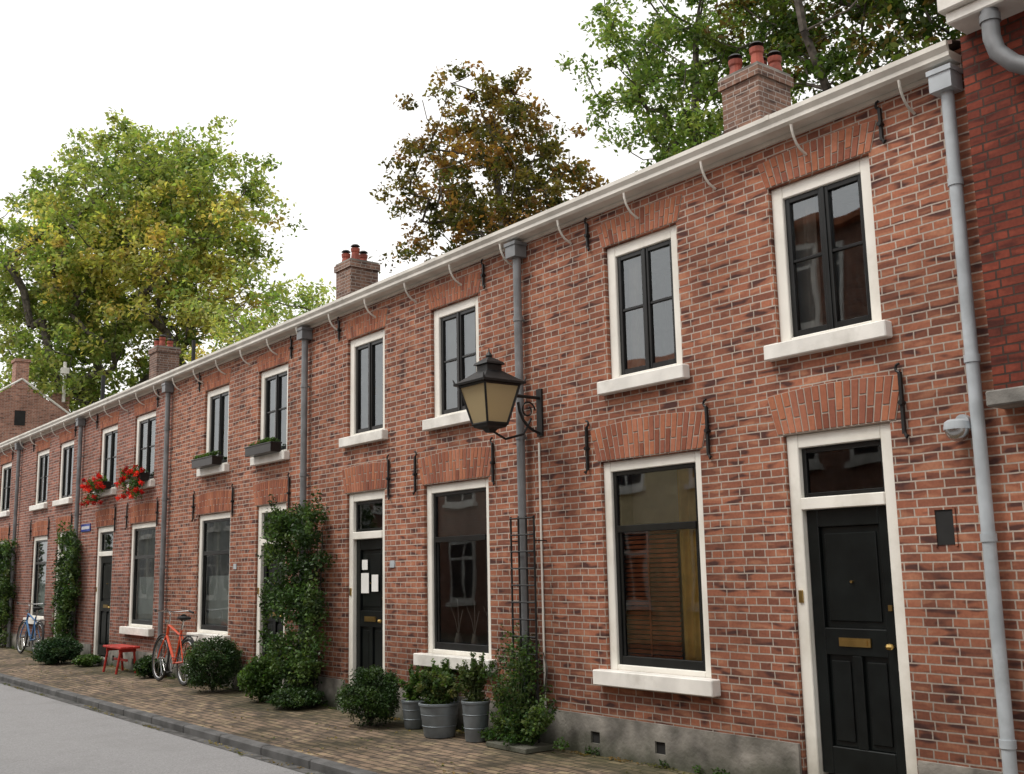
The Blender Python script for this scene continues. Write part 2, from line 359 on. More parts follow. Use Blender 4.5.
def house(x0,x1,lows,ups,door,brick,pipe_x=None,pipe_mat=None,plinth_h=.34):
    H=empty('brick_house')
    wal=MB();fr=MB();sash=MB();gl=MB();sill=MB();ar=MB();am=MB();an=MB();pl=MB();cu=MB();dr=MB();st=MB();hw=MB()
    F=.105
    ops=[]
    for w in lows: ops.append((w[0],w[1],.74,2.58))
    for w in ups: ops.append((w[0],w[1],3.30,4.57))
    dx0,dx1=door; ops.append((dx0,dx1,0.0,2.60))
    xs=sorted(set([x0,x1]+[o[0] for o in ops]+[o[1] for o in ops])); zs=sorted(set([-.1,H_EAVE+.1]+[o[2] for o in ops]+[o[3] for o in ops]))
    for i in range(len(xs)-1):
        for j in range(len(zs)-1):
            cx=(xs[i]+xs[i+1])/2;cz=(zs[j]+zs[j+1])/2
            if any(o[0]<cx<o[1] and o[2]<cz<o[3] for o in ops): continue
            wal.quad([(xs[i],0,zs[j]),(xs[i+1],0,zs[j]),(xs[i+1],0,zs[j+1]),(xs[i],0,zs[j+1])])
    D=.16
    for a,b,c,d in ops:
        wal.quad([(a,0,c),(a,0,d),(a,D,d),(a,D,c)]); wal.quad([(b,0,c),(b,D,c),(b,D,d),(b,0,d)])
        wal.quad([(a,0,d),(b,0,d),(b,D,d),(a,D,d)]); wal.quad([(a,0,c),(a,D,c),(b,D,c),(b,0,c)])
    wal.quad([(x0,6,-.1),(x0,6,5),(x1,6,5),(x1,6,-.1)])
    for xx in (x0+.001,x1-.001):
        wal.quad([(xx,0.0,-.1),(xx,6,-.1),(xx,6,5.0),(xx,3,6.15),(xx,0,5.0)])
    rm=MB()
    rm.box(x0+.06,x1-.06,2.0,2.1,.02,4.9,0)
    rm.box(x0+.06,x1-.06,.17,5.9,2.75,2.9,0)
    rm.box(x0+.06,x1-.06,.17,5.9,-.02,.05,1)
    rm.box(x0+.03,x0+.06,.17,2.0,.05,4.95,0); rm.box(x1-.06,x1-.03,.17,2.0,.05,4.95,0)
    rm.box(x0+.06,x1-.06,.17,5.9,4.88,4.94,0)
    mid=(dx1+lows[0][0])/2 if dx0<lows[0][0] else (dx0+lows[0][1])/2
    rm.box(mid-.04,mid+.04,.17,2.0,.05,4.88,0)
    tx=(lows[0][0]+lows[0][1])/2
    rm.box(tx-.6,tx+.6,.9,1.5,.72,.76,1); rm.box(tx-.55,tx-.5,.95,1.0,.05,.72,1); rm.box(tx+.5,tx+.55,.95,1.0,.05,.72,1)
    rm.box(tx-.4,tx+.3,1.96,1.995,1.4,1.9,2)
    def frame(a,b,c,d,f=F,y0=.035,y1=.14,bottom=True):
        fr.box(a+.001,a+f,y0,y1,c,d-.001); fr.box(b-f,b-.001,y0,y1,c,d-.001); fr.box(a+f,b-f,y0+.002,y1,d-f,d-.001)
        if bottom: fr.box(a+f,b-f,y0+.002,y1,c,c+.05)
    for k,w in enumerate(ups):
        a,b=w[0],w[1]; c,d=3.30,4.57; kind=w[2] if len(w)>2 else 'bar'
        frame(a,b,c,d); sill.box(a-.075,b+.075,-.085,.034,3.185,3.305)
        sill.box(a+.001,b-.001,.034,.15,3.2,3.302)
        A,Bx,C,Dz=a+F,b-F,c+.05,d-F; s=.042; y0,y1=.06,.105; cx=(A+Bx)/2
        for (p,q) in ((A+.002,cx-.003),(cx+.003,Bx-.002)):
            sash.box(p,p+s,y0,y1,C,Dz); sash.box(q-s,q,y0,y1,C,Dz); sash.box(p+s,q-s,y0+.002,y1,Dz-s,Dz); sash.box(p+s,q-s,y0+.002,y1,C,C+s+.01)
            if kind!='plain': sash.box(p+s,q-s,y0+.008,y1-.008,(C+Dz)/2+.03,(C+Dz)/2+.055)
            t=random.uniform(-.004,.004)
            gl.quad([(p+s,.085+t,C+s),(q-s,.085-t,C+s),(q-s,.085-t,Dz-s),(p+s,.085+t,Dz-s)],1)
        sash.box(cx-.018,cx+.018,y0-.012,y0-.001,C,Dz)
        hw.box(cx-.012,cx+.012,y1,y1+.03,(C+Dz)/2-.1,(C+Dz)/2)
        arch(ar,am,a-.02,b+.02,4.575,.22,.07,.03)
        if kind in('curt','bar','plain'):
            curtain(cu,A-.05,A+.16,3.3,4.6,.20,0); curtain(cu,Bx-.14,Bx+.05,3.3,4.6,.20,0)
        if kind=='light':
            cu.box(A,Bx,.13,.135,3.35,4.55,2)  # pale panel behind the panes, its colour imitates the sky's reflection
        if kind=='blind':
            for i in range(24): cu.quad([(A,.14,4.5-i*.042),(Bx,.14,4.5-i*.042),(Bx,.16,4.53-i*.042),(A,.16,4.53-i*.042)],2)
    for w in lows:
        a,b=w[0],w[1]; c,d=.74,2.58; kind=w[2] if len(w)>2 else ''
        frame(a,b,c,d,F-.01); sill.box(a-.09,b+.09,-.10,.034,.615,.745); sill.box(a+.001,b-.001,.034,.15,.64,.742)
        f=F-.01; A,Bx,C,Dz=a+f,b-f,c+.05,d-f; s=.042; y0,y1=.06,.11; zt=1.97
        sash.box(A+.002,A+s,y0,y1,C,Dz-.002); sash.box(Bx-s,Bx-.002,y0,y1,C,Dz-.002)
        sash.box(A+s,Bx-s,y0+.002,y1,Dz-s*.9,Dz-.002); sash.box(A+s,Bx-s,y0+.002,y1,C,C+.075); sash.box(A+s,Bx-s,y0-.012,y1,zt-.03,zt+.03)
        sash.box(A+s,A+s+.03,y0+.015,y1-.006,C+.075,zt-.03); sash.box(Bx-s-.03,Bx-s,y0+.015,y1-.006,C+.075,zt-.03)
        gl.quad([(A+s,.088,C+.06),(Bx-s,.088,C+.06),(Bx-s,.088,zt),(A+s,.088,zt)])
        gl.quad([(A+s,.078,zt),(Bx-s,.078,zt),(Bx-s,.080,Dz-s*.8),(A+s,.080,Dz-s*.8)],1)
        arch(ar,am,a-.03,b+.03,2.585,.30,.09,.045)
        anchor(an,a-.15,2.52,2.92,1); anchor(an,b+.11,2.52,2.92,-1)
        if kind=='slat':
            for i in range(28): 
                z=.85+i*.041
                cu.quad([(A,.125,z),(Bx-.34,.125,z),(Bx-.34,.145,z+.030),(A,.145,z+.030)],3)
            cu.box(A+.34,A+.36,.118,.124,.8,2.0,3)
            curtain(cu,Bx-.34,Bx,.8,2.5,.16,1,.02,.09); cu.box(A,Bx,.30,.305,2.02,2.5,2)
        elif kind=='half':
            cu.box(A,Bx,.15,.154,.8,1.62,2); curtain(cu,A-.05,A+.16,.8,2.6,.28,0); curtain(cu,Bx-.16,Bx+.05,.8,2.6,.28,0)
        elif kind=='blind':
            cu.box(A,Bx,.12,.125,2.0,2.5,2)
        else:
            curtain(cu,A-.05,A+.18,.8,2.6,.28,0); curtain(cu,Bx-.18,Bx+.05,.8,2.6,.28,0)
        sill.box(A,Bx,.15,.32,.74,.77)
        if kind!='slat':
            for i in range(3):
                vx=A+(Bx-A)*(.2+.3*i); hw.lathe((vx,.24,.77),[(.03,0),(.05,.05),(.04,.12),(.025,.17),(.03,.19)],12,2)
                for dx,hh in ((.11,.43),(-.12,.48),(.02,.55)):
                    hw.tube([(vx,.24,.93),(vx+dx*.4,.235,.93+hh*.35),(vx+dx,.22,.77+hh)],.004,4,2)
    a,b=dx0,dx1
    fr.box(a+.001,a+F,.03,.15,0.12,2.599); fr.box(b-F,b-.001,.03,.15,0.12,2.599); fr.box(a+F,b-F,.032,.15,2.60-F,2.599)
    fr.box(a+F,b-F,.02,.15,2.03,2.12)
    A,Bx=a+F,b-F
    for p,q in ((A,A+.035),(Bx-.035,Bx)): sash.box(p,q,.07,.11,2.12,2.49)
    sash.box(A+.035,Bx-.035,.07,.11,2.12,2.155); sash.box(A+.035,Bx-.035,.07,.11,2.455,2.49)
    gl.quad([(A+.03,.09,2.15),(Bx-.03,.09,2.15),(Bx-.03,.09,2.46),(A+.03,.09,2.46)])
    y0,y1=.075,.125; s=.10; cx=(A+Bx)/2
    dr.box(A+.004,A+s,y0,y1,.15,2.026); dr.box(Bx-s,Bx-.004,y0,y1,.15,2.026)
    for z0,z1 in ((.15,.34),(.98,1.17),(1.90,2.026)): dr.box(A+s,Bx-s,y0+.001,y1,z0,z1)
    dr.box(cx-.04,cx+.04,y0+.002,y1,.34,.98)
    dr.box(A+s,Bx-s,y0+.03,y1-.005,.34,1.90)
    for p,q,z0,z1 in ((A+s+.03,cx-.07,.38,.94),(cx+.07,Bx-s-.03,.38,.94),(A+s+.04,Bx-s-.04,1.22,1.85)):
        dr.box(p,q,y0+.016,y0+.04,z0,z1)
    hw.box(cx-.13,cx+.13,y0-.012,y0+.004,1.045,1.105); hw.box(cx-.105,cx+.105,y0-.018,y0-.010,1.06,1.09)
    hw.lathe((Bx-.05,y0-.05,1.06),[(0,-.025),(.022,-.018),(.03,0),(.022,.018),(0,.025)],10)
    hw.tube([(Bx-.05,y0-.05,1.06),(Bx-.05,y0+.01,1.06)],.010,6)
    hw.tube([(cx,y0-.004,1.5),(cx,y0+.02,1.5)],.010,8)
    hw.box(Bx-.065,Bx-.035,y0-.01,y0,1.3,1.34)
    hw.box(a+.035,a+.07,.018,.031,1.35,1.44)
    st.box(a-.02,b+.02,-.12,.2,-.02,.12)
    arch(ar,am,a-.05,b+.05,2.605,.31,.08,.03)
    anchor(an,b+.12,2.5,2.93,-1)
    for u in ups: anchor(an,u[1]+.13 if u[0]>(x0+x1)/2 else u[0]-.2,4.62,4.86,-1)
    pl_ops=[(a-.021,b+.021)]
    xsP=[x0]+[q for o in pl_ops for q in o]+[x1]
    for i in range(0,len(xsP),2):
        p,q=xsP[i],xsP[i+1]
        vents=[v for v in (x0+.9,x0+1.7,x0+2.5,x0+3.6,x1-.5) if p+.2<v<q-.2][:2]
        cur=p
        for v in vents:
            pl.box(cur,v-.06,-.025,.05,-.05,plinth_h); pl.box(v-.06,v+.06,-.0255,.05,-.05,.10);pl.box(v-.06,v+.06,-.0255,.05,.20,plinth_h+.0005)
            hw.box(v-.06,v+.06,-.003,.0,.10,.20,1)
            cur=v+.06
        pl.box(cur,q,-.025,.05,-.05,plinth_h)
    # pantile roof
    rf=MB(); nx=int((x1-x0)/.05); rows=20; sl=.37; ze=5.055
    xg=np.linspace(x0,x1,nx+1)
    for r in range(rows):
        ya=-.12+r*3.12/rows; yb=ya+3.12/rows+.03
        b=len(rf.v)
        for x in xg:
            w=.022*math.sin(2*math.pi*x/.21)
            rf.v.append((x,ya,ze+sl*(ya+.12)+w+.03)); rf.v.append((x,yb,ze+sl*(yb+.12)+w-.002))
            rf.v.append((x,ya,ze+sl*(ya+.12)+w-.0))
        for i in range(nx):
            k=b+3*i; rf.f.append((k,k+3,k+4,k+1)); rf.m.append(0); rf.f.append((k+2,k+5,k+3,k)); rf.m.append(0)
    zr=ze+sl*3.12
    rf.quad([(x0,3,zr+.03),(x1,3,zr+.03),(x1,6.2,4.95),(x0,6.2,4.95)])
    rf.tube([(x0,3,zr+.03),(x1,3,zr+.03)],.09,10)
    rf.obj('roof_tiles',H,[M_tile])
    gu=MB()
    prof=[(-.02,GZ+.0),(-.15,GZ+.0),(-.175,GZ+.02),(-.175,GZ+.05),(-.20,GZ+.085),(-.20,GZ+.12),(-.18,GZ+.12),(-.165,GZ+.06),(-.02,GZ+.06)]
    bb=len(gu.v);n=len(prof)
    for xx in (x0,x1):
        for y,z in prof: gu.v.append((xx,y,z))
    for i in range(n):
        j=(i+1)%n; gu.f.append((bb+i,bb+j,bb+n+j,bb+n+i)); gu.m.append(0)
    gu.f.append(tuple(bb+n-1-i for i in range(n)));gu.m.append(0); gu.f.append(tuple(bb+n+i for i in range(n)));gu.m.append(0)
    gu.box(x0,x1,-.03,-.001,GZ-.035,GZ-.002)
    for jx in np.arange(x0+1.2,x1-.3,2.1): gu.box(jx,jx+.035,-.204,-.12,GZ+.083,GZ+.124)
    k=math.ceil((x0+3.86)/.92)
    while True:
        bx=-3.86+k*.92
        if bx>x1-.05: break
        if bx>x0+.05:
            pts=[(bx,-.008,GZ-.22)]+[(bx,-.01-.165*math.sin(t),GZ-.0-.21*math.cos(t)) for t in (.25,.5,.75,1.0,1.25,1.5)]
            gu.tube(pts,.011,6)
        k+=1
    gu.obj('gutter',H,[M_gut])
    if pipe_x is not None:
        pp=MB(); r=.043; yy=-.075
        pp.tube([(pipe_x,yy,-.02),(pipe_x,yy,4.76)],r,14)
        pp.box(pipe_x-.08,pipe_x+.08,-.16,-.012,4.76,4.92)
        pp.box(pipe_x-.09,pipe_x+.09,-.17,-.010,4.88,4.915)
        for z in (.5,1.75,2.9,4.1): pp.tube([(pipe_x,yy,z),(pipe_x,yy,z+.05)],r+.008,14); pp.box(pipe_x-.012,pipe_x+.012,yy,.0,z+.01,z+.03)
        pp.obj('drainpipe',H,[pipe_mat or M_zinc],smooth=True)
    wal.obj('walls',H,[brick]); fr.obj('window_and_door_frames',H,[M_white],bevel=.006); sash.obj('sashes',H,[M_black],bevel=.004)
    gl.obj('window_panes',H,[M_glass,M_glassU]); sill.obj('sills',H,[M_sill],bevel=.008); ar.obj('brick_arches',H,[M_arch],bevel=.002); am.obj('arch_mortar',H,[M_mortar])
    an.obj('wall_anchors',H,[M_iron]); pl.obj('plinth',H,[M_plinth]); cu.obj('curtains',H,[M_curt,M_curty,M_blind_sky,M_wood])
    dr.obj('door',H,[M_door],bevel=.005); st.obj('door_step',H,[M_stone],bevel=.01); hw.obj('door_hardware',H,[M_brass,M_dark,M_paper]); rm.obj('rooms',H,[M_room,M_floor,M_curty])
    return H

hA=house(-8.30,-3.48,[(-7.24,-6.02,'slat')],[(-7.09,-6.17,'curt'),(-5.17,-4.25,'bar')],(-5.17,-4.25),M_brick,-3.57,M_palezinc)
hB=house(-12.97,-8.30,[(-10.18,-8.96,'blind')],[(-11.94,-11.03,'plain'),(-10.01,-9.09,'light')],(-11.94,-11.03),M_brick,-8.31)
hC=house(-18.10,-12.97,[(-16.81,-15.52,'half')],[(-16.64,-15.68,'plain'),(-14.60,-13.64,'curt')],(-14.60,-13.64),M_brick,-12.99)
hD=house(-23.15,-18.10,[(-20.05,-18.72,'half')],[(-22.05,-21.0,'bar'),(-20.0,-18.9,'blind')],(-22.03,-21.0),M_brick2,-18.12)
hE=house(-28.24,-23.15,[(-26.84,-25.57,'half')],[(-26.9,-25.8,'curt'),(-24.95,-23.87,'plain')],(-24.85,-23.85),M_brick2,-23.17)
hF=house(-33.2,-28.24,[(-30.45,-29.15,'half')],[(-32.2,-31.2,'bar'),(-30.4,-29.25,'bar')],(-32.2,-31.25),M_brick2,-28.26)
hG=house(-38.2,-33.2,[(-36.6,-35.3,'half')],[(-36.6,-35.5,'bar'),(-34.7,-33.7,'bar')],(-34.7,-33.75),M_brick2,-33.22)

def chimney(parent,x,y,z1,pots,w=.54,d=.58,h0=.26):
    c=MB(); c.box(x,x+w,y,y+d,5.6,z1-.12,0); c.box(x-.03,x+w+.03,y-.03,y+d+.03,z1-.12,z1,0); c.box(x-.01,x+w+.01,y-.01,y+d+.01,z1,z1+.04,1)
    spots=[(.2,.25),(.75,.3),(.45,.75),(.8,.8)][:pots]
    for i,(u,v) in enumerate(spots):
        px=x+w*u; py=y+d*v
        h=h0 if i!=1 else h0*1.2
        c.lathe((px,py,z1+.04),[(.085,0),(.08,.05),(.068,h-.08),(.08,h-.06),(.085,h),(.06,h),(.055,h-.1)],12,2)
        c.lathe((px,py,z1+.04+h),[(.03,0),(.03,.03),(.09,.04),(.06,.07),(.0,.08)],12,3)
    c.obj('chimney',parent,[M_brickC,M_plinth,M_terra,M_iron])
chimney(hA,-7.85,2.7,7.26,4,h0=.22); chimney(hC,-17.25,2.7,7.24,3,h0=.2); chimney(hE,-27.2,2.7,7.38,3,h0=.2)
c=MB(); c.tube([(-31.0,2.7,6.0),(-31.0,2.7,7.3)],.06,8); c.tube([(-24.2,2.7,6.0),(-24.2,2.7,7.1)],.05,8); c.obj('vent_pipes',hF,[M_iron])

f=MB(); f.box(-3.965,-3.835,-.004,.0,1.74,1.97); f.obj('wall_vent',hA,[M_dark])
f=MB(); f.box(-3.98,-3.965,-.012,0,1.73,1.98); f.box(-3.835,-3.82,-.012,0,1.73,1.98); f.box(-3.965,-3.835,-.012,0,1.97,1.985)
f.obj('wall_vent_rim',hA,[M_brick])
f=MB(); f.tube([(-8.10,-.015,.3),(-8.10,-.015,2.85)],.010,6); f.obj('cable_conduit',hA,[M_white])
f=MB(); f.box(-11.70,-11.52,.068,.073,1.38,1.62); f.box(-11.45,-11.30,.068,.073,1.40,1.60); f.box(-11.68,-11.55,.068,.073,1.66,1.78); f.obj('door_notices',hB,[M_paper])
f=MB()
for x,z in ((-10.85,1.72),(-13.45,1.75),(-15.3,1.75)):
    f.box(x-.05,x+.05,-.012,-.001,z-.04,z+.04)
f.obj('house_number_plates',hB,[M_palezinc])

nb=empty('brick_house')
w=MB()
w.box(-3.48,3.5,.0,6,-.1,2.70); w.obj('lower_walls',nb,[M_brick])
w=MB(); w.box(-3.40,3.5,-.16,6,2.68,5.06); w.obj('upper_walls',nb,[M_brickN])
w=MB(); w.box(-3.43,3.5,-.22,.1,2.58,2.68); w.box(-3.40,3.5,-.02,.0,-.05,.34); w.obj('stone_band',nb,[M_stone],bevel=.01)
w=MB(); w.box(-3.36,3.6,-.40,.1,5.06,5.14); w.box(-3.39,3.6,-.44,.1,5.14,5.36); w.obj('cornice',nb,[M_sill],bevel=.01)
w=MB(); w.tube([(-3.10,-.34,5.07),(-3.10,-.34,4.88),(-3.08,-.33,4.78),(-3.0,-.30,4.68),(-2.85,-.27,4.58),(-2.7,-.24,4.50),(-2.64,-.23,4.40),(-2.64,-.23,2.7)],.055,14); w.tube([(-3.10,-.34,4.98),(-3.10,-.34,5.03)],.065,14); w.obj('drainpipe',nb,[M_zinc],smooth=True)
w=MB(); w.quad([(-3.4,-.44,5.36),(3.6,-.44,5.36),(3.6,3,7.0),(-3.4,3,7.0)]); w.quad([(-3.4,3,7.0),(3.6,3,7.0),(3.6,6.2,5.1),(-3.4,6.2,5.1)]); w.quad([(-3.4,-.1,5),(-3.4,6,5),(-3.4,3,6.95)]); w.obj('roof',nb,[M_tile])

fg=empty('gabled_brick_house')
w=MB()
def gable(w,xa,xb,ya,yb,ze,zr,m=0,mr=1):
    ym=(ya+yb)/2
    for x in (xa,xb): w.quad([(x,ya,-.1),(x,yb,-.1),(x,yb,ze),(x,ym,zr),(x,ya,ze)],m)
    w.quad([(xa,ya,-.1),(xb,ya,-.1),(xb,ya,ze),(xa,ya,ze)],m); w.quad([(xa,yb,-.1),(xb,yb,-.1),(xb,yb,ze),(xa,yb,ze)],m)
    for y,o in ((ya,-.1),(yb,.1)):
        k=(ze-zr)/(abs(ya-ym)); w.quad([(xa-.1,ym,zr-.02),(xb-.15,ym,zr-.02),(xb-.15,y+o,ze-.02+k*.1),(xa-.1,y+o,ze-.02+k*.1)],mr)
gable(w,-54,-46,1.2,6.8,7.6,9.5); w.box(-46.6,-45.98,3.75,4.25,9.2,10.3,0); w.box(-46.65,-45.93,3.7,4.3,10.3,10.42,0)
gable(w,-54,-47,6.9,10.5,7.0,8.6); w.box(-46.9,-46.4,5.3,6.0,8.0,9.2,0)
w.obj('walls_and_roof',fg,[brickmat('gable_brick',(.42,.21,.15),(.30,.14,.10),(.45,.38,.33)),M_tile])
w=MB()
for s in (-1,1):
    w.tube([(-45.96,4.0,9.60),(-45.96,4.0+s*2.85,7.64)],.045,6)
w.tube([(-46.2,5.7,8.8),(-46.2,5.7,10.5)],.07,8); w.box(-46.3,-46.1,5.55,5.85,10.0,10.25)
w.obj('verge_and_flue',fg,[M_sill])
w=MB(); w.box(-45.99,-45.96,3.8,4.2,7.7,8.3,0); w.obj('gable_window',fg,[M_dark])

# ------------------------------------------------------------------ opposite side of the street
M_roofO=simple('orange_roof_tile',(.42,.15,.07),.8,noise=.2)
M_darkglass=simple('dark_window',(.03,.035,.04),.08,noise=.1,spec=.6)
def opp(x0,x1,h,mat,rh,y=-9.6,wm=None,floors=((.8,2.4),(3.4,4.9))):
    O=empty('terraced_house')
    w=MB(); w.box(x0,x1,y-6,y,-.1,h); w.obj('walls',O,[mat])
    rf=MB(); rf.quad([(x0,y+.25,h),(x0,y-3,h+rh),(x1,y-3,h+rh),(x1,y+.25,h)]); rf.quad([(x0,y-6.2,h),(x1,y-6.2,h),(x1,y-3,h+rh),(x0,y-3,h+rh)]); rf.box(x0,x1,y,y+.3,h-.12,h); rf.obj('roof',O,[M_roofO])
    fr=MB(); n=int((x1-x0)/1.8)
    for i in range(n):
        cx=x0+(i+.5)*(x1-x0)/n
        for z0,z1 in floors:
            if z1>h: continue
            fr.box(cx-.55,cx+.55,y,y+.05,z0,z1,0)
            for a,b in ((cx-.46,cx-.04),(cx+.04,cx+.46)):
                fr.box(a,b,y+.05,y+.055,z0+.1,z1-.5,1); fr.box(a,b,y+.05,y+.055,z1-.42,z1-.1,1)
            fr.box(cx-.62,cx+.62,y,y+.12,z0-.1,z0,0)
    fr.obj('windows',O,[wm or M_sill,M_darkglass])
opp(-8,-1.5,5.2,M_brickO,2.6); opp(-13.5,-8,8.0,M_brickO,1.0,floors=((.8,2.4),(3.4,4.9),(6.0,7.6)))
opp(-20.5,-13.5,5.2,M_yell,1.6); opp(-28,-20.5,5.0,M_brickO,1.4); opp(-52,-28,5.0,M_grey,1.4); opp(-1.5,7,5.6,M_brickO,2.4)

# ------------------------------------------------------------------ ground
def sheet(name,x0,x1,y0,y1,z,mat):
    m=MB(); m.quad([(x0,y0,z),(x1,y0,z),(x1,y1,z),(x0,y1,z)]); return m.obj(name,None,[mat])
M_ground=simple('earth_and_grass',(.06,.07,.035),.95,noise=.3,nscale=.6)
M_road=simple('asphalt',(.27,.27,.275),.85,noise=.12,nscale=70,bump=.5,bscale=160,dirt=(.20,.20,.20))
M_pave=brickmat('paving_clinkers',(.27,.195,.135),(.13,.10,.075),(.05,.043,.033),bw=.20,rh=.10,ms=.018,plane='xy',dark=(.07,.055,.045),squash=1,offset=.5,bump=.8,light=(.33,.26,.16),stain=.5,lightamt=.8,moss=(.065,.07,.03))
M_kerb=simple('kerb_stone',(.115,.115,.115),.85,noise=.25,nscale=3,bump=.4,dirt=(.05,.05,.048))
sheet('ground',-400,400,-400,400,-.14,M_ground)
sheet('road',-150,60,-7.75,-1.995,-.08,M_road)
m=MB(); m.box(-150,60,-1.87,.3,-.2,0); m.obj('pavement',None,[M_pave])
m=MB(); m.box(-150,60,-9.7,-7.9,-.2,0); m.obj('pavement',None,[M_pave])
m=MB()
x=-70
while x<12:
    m.box(x+.004,x+.996,-2.0,-1.872,-.2,.006); m.box(x+.004,x+.996,-7.9,-7.75,-.2,.006); x+=1.0
m.obj('kerb',None,[M_kerb],bevel=.015)
sheet('road_gutter_strip',-150,60,-2.12,-2.0,-.076,simple('gutter_strip',(.10,.098,.095),.85,noise=.3,nscale=8,bump=.4))
cl=[(x,-.06-random.random()*.08,.012,.25,.05,.008,40) for x in np.arange(-30,-3,.45)]
cl+=[(random.uniform(-25,-3),random.uniform(-1.85,-.1),.008,.3,.2,.004,6) for _ in range(90)]
cl+=[(random.uniform(-25,-3),random.uniform(-2.15,-2.03),-.07,.4,.05,.004,14) for _ in range(40)]
leaves('fallen_leaves',cl,.035,[(.10,.10,.03),(.18,.12,.04),(.06,.09,.02),(.22,.17,.06)],M_leaf,up=3)
cl=[(random.uniform(-28,-5.3),-.04,.03,.06,.03,.05,30) for _ in range(50)]
leaves('wall_foot_weeds',cl,.03,[(.06,.11,.03),(.04,.08,.02)],M_leaf,up=.2)

# ------------------------------------------------------------------ wall lantern
LX,LY,LZ=-8.08,-.62,2.96
R=empty('wall_lantern')
m=MB()
rt=math.radians(45)
def sq(r): return r*math.sqrt(2)
m.lathe((LX,LY,LZ),[(sq(.03),-.05),(sq(.05),-.02),(sq(.11),0),(sq(.115),.02)],4,0,rt)
bw_,tw_=.115,.205; zb,zt=.02,.40
for sx in (-1,1):
    for sy in (-1,1):
        m.tube([(LX+sx*bw_,LY+sy*bw_,LZ+zb),(LX+sx*tw_,LY+sy*tw_,LZ+zt)],.014,4)
for r_,z_ in ((bw_,zb+.01),(tw_,zt)):
    p=[(LX-r_,LY-r_,LZ+z_),(LX+r_,LY-r_,LZ+z_),(LX+r_,LY+r_,LZ+z_),(LX-r_,LY+r_,LZ+z_),(LX-r_,LY-r_,LZ+z_)]
    for a,b in zip(p[:-1],p[1:]): m.tube([a,b],.016,4)
m.lathe((LX,LY,LZ),[(sq(.245),.405),(sq(.25),.425),(sq(.20),.455),(sq(.10),.53),(sq(.085),.54),(sq(.085),.595),(sq(.11),.60),(sq(.10),.62),(sq(.03),.67)],4,0,rt)
m.lathe((LX,LY,LZ),[(.02,.66),(.035,.69),(.02,.715),(.008,.73),(.004,.77)],10)
for sx in (-1,1):
    for sy in (-1,1): m.tube([(LX+sx*.235,LY+sy*.235,LZ+.42),(LX+sx*.25,LY+sy*.25,LZ+.47)],[.014,.004],5)
m.tube([(LX,LY+.2,LZ+.33),(LX,-.02,LZ+.33)],.017,8)
m.box(LX-.04,LX+.04,-.02,-.001,LZ-.05,LZ+.42)
sc=[(LX,-.02,LZ-.02)]+[(LX,-.02-.26*math.sin(t),LZ+.29-.30*math.cos(t)) for t in (.3,.6,.9,1.2,1.5)]
m.tube(sc,.014,8)
m.tube([(LX,-.16+.09*math.cos(t)*(1-t/12),LZ+.2+.09*math.sin(t)*(1-t/12)) for t in np.linspace(0,7.5,24)],.009,6)
m.tube([(LX,LY+.02,LZ-.03),(LX,LY+.18,LZ-.10),(LX,-.22,LZ-.04),(LX,-.12,LZ+.12)],.012,8)
m.obj('frame_and_bracket',R,[M_iron])
m=MB()
for k in range(4):
    c_,s_=math.cos(k*math.pi/2),math.sin(k*math.pi/2)
    def rp(x,y): return (LX+x*c_-y*s_,LY+x*s_+y*c_)
    q=[(-bw_,-bw_+.003,zb),(bw_,-bw_+.003,zb),(tw_,-tw_+.003,zt),(-tw_,-tw_+.003,zt)]
    m.quad([(*rp(a,b),LZ+z) for a,b,z in q])
gm,nt,out=newmat('lantern_opal_glass'); p=N(nt,'ShaderNodeBsdfPrincipled'); p.inputs['Base Color'].default_value=(.62,.52,.32,1); p.inputs['Roughness'].default_value=.25
t=N(nt,'ShaderNodeBsdfTranslucent'); t.inputs[0].default_value=(.75,.62,.36,1); x=N(nt,'ShaderNodeMixShader'); x.inputs[0].default_value=.5
nt.links.new(p.outputs[0],x.inputs[1]); nt.links.new(t.outputs[0],x.inputs[2]); nt.links.new(x.outputs[0],out.inputs[0])
m.obj('glass_panels',R,[gm])

R=empty('security_camera'); m=MB()
m.tube([(-3.70,-.002,2.53),(-3.70,-.04,2.53)],.05,14,1); m.lathe((-3.70,-.10,2.44),[(.055,.10),(.078,.085),(.085,.05),(.085,.035)],20,1)
m.box(-3.73,-3.67,-.11,-.03,2.50,2.54,1)
pr=[(.078*math.cos(a),.035-.078*math.sin(a)) for a in np.linspace(0,math.pi/2*.98,8)]; m.lathe((-3.70,-.10,2.44),pr,20,0)
m.obj('housing_and_dome',R,[M_chrome,M_palezinc],smooth=True)

R=empty('garden_trellis'); m=MB()
for x in (-8.40,-8.28,-8.16,-8.04): m.tube([(x,-.15,0.05),(x,-.15,2.14)],.011,6)
for z in np.arange(.2,2.15,.16): m.tube([(-8.40,-.16,z),(-8.04,-.16,z)],.008,5)
for z in (.5,1.9): m.tube([(-8.40,-.15,z),(-8.40,0,z)],.006,5); m.tube([(-8.04,-.15,z),(-8.04,0,z)],.006,5)
m.obj('bars',R,[M_iron])

R=empty('garden_bench'); m=MB(); M_red=simple('red_paint',(.42,.03,.02),.5,noise=.12)
bx0,bx1,by=-19.75,-18.8,-.50
for i in range(3): m.box(bx0,bx1,by+i*.115,by+.105+i*.115,.42,.455)
for x in (bx0+.12,bx1-.16):
    m.box(x,x+.035,by+.02,by+.31,.36,.42)
    m.tube([(x+.017,by+.05,.38),(x-.02,by+.0,0)],.022,6); m.tube([(x+.017,by+.28,.38),(x-.02,by+.33,0)],.022,6)
m.box(bx0+.14,bx1-.14,by+.15,by+.18,.2,.24)
m.obj('seat_and_legs',R,[M_red],bevel=.005)

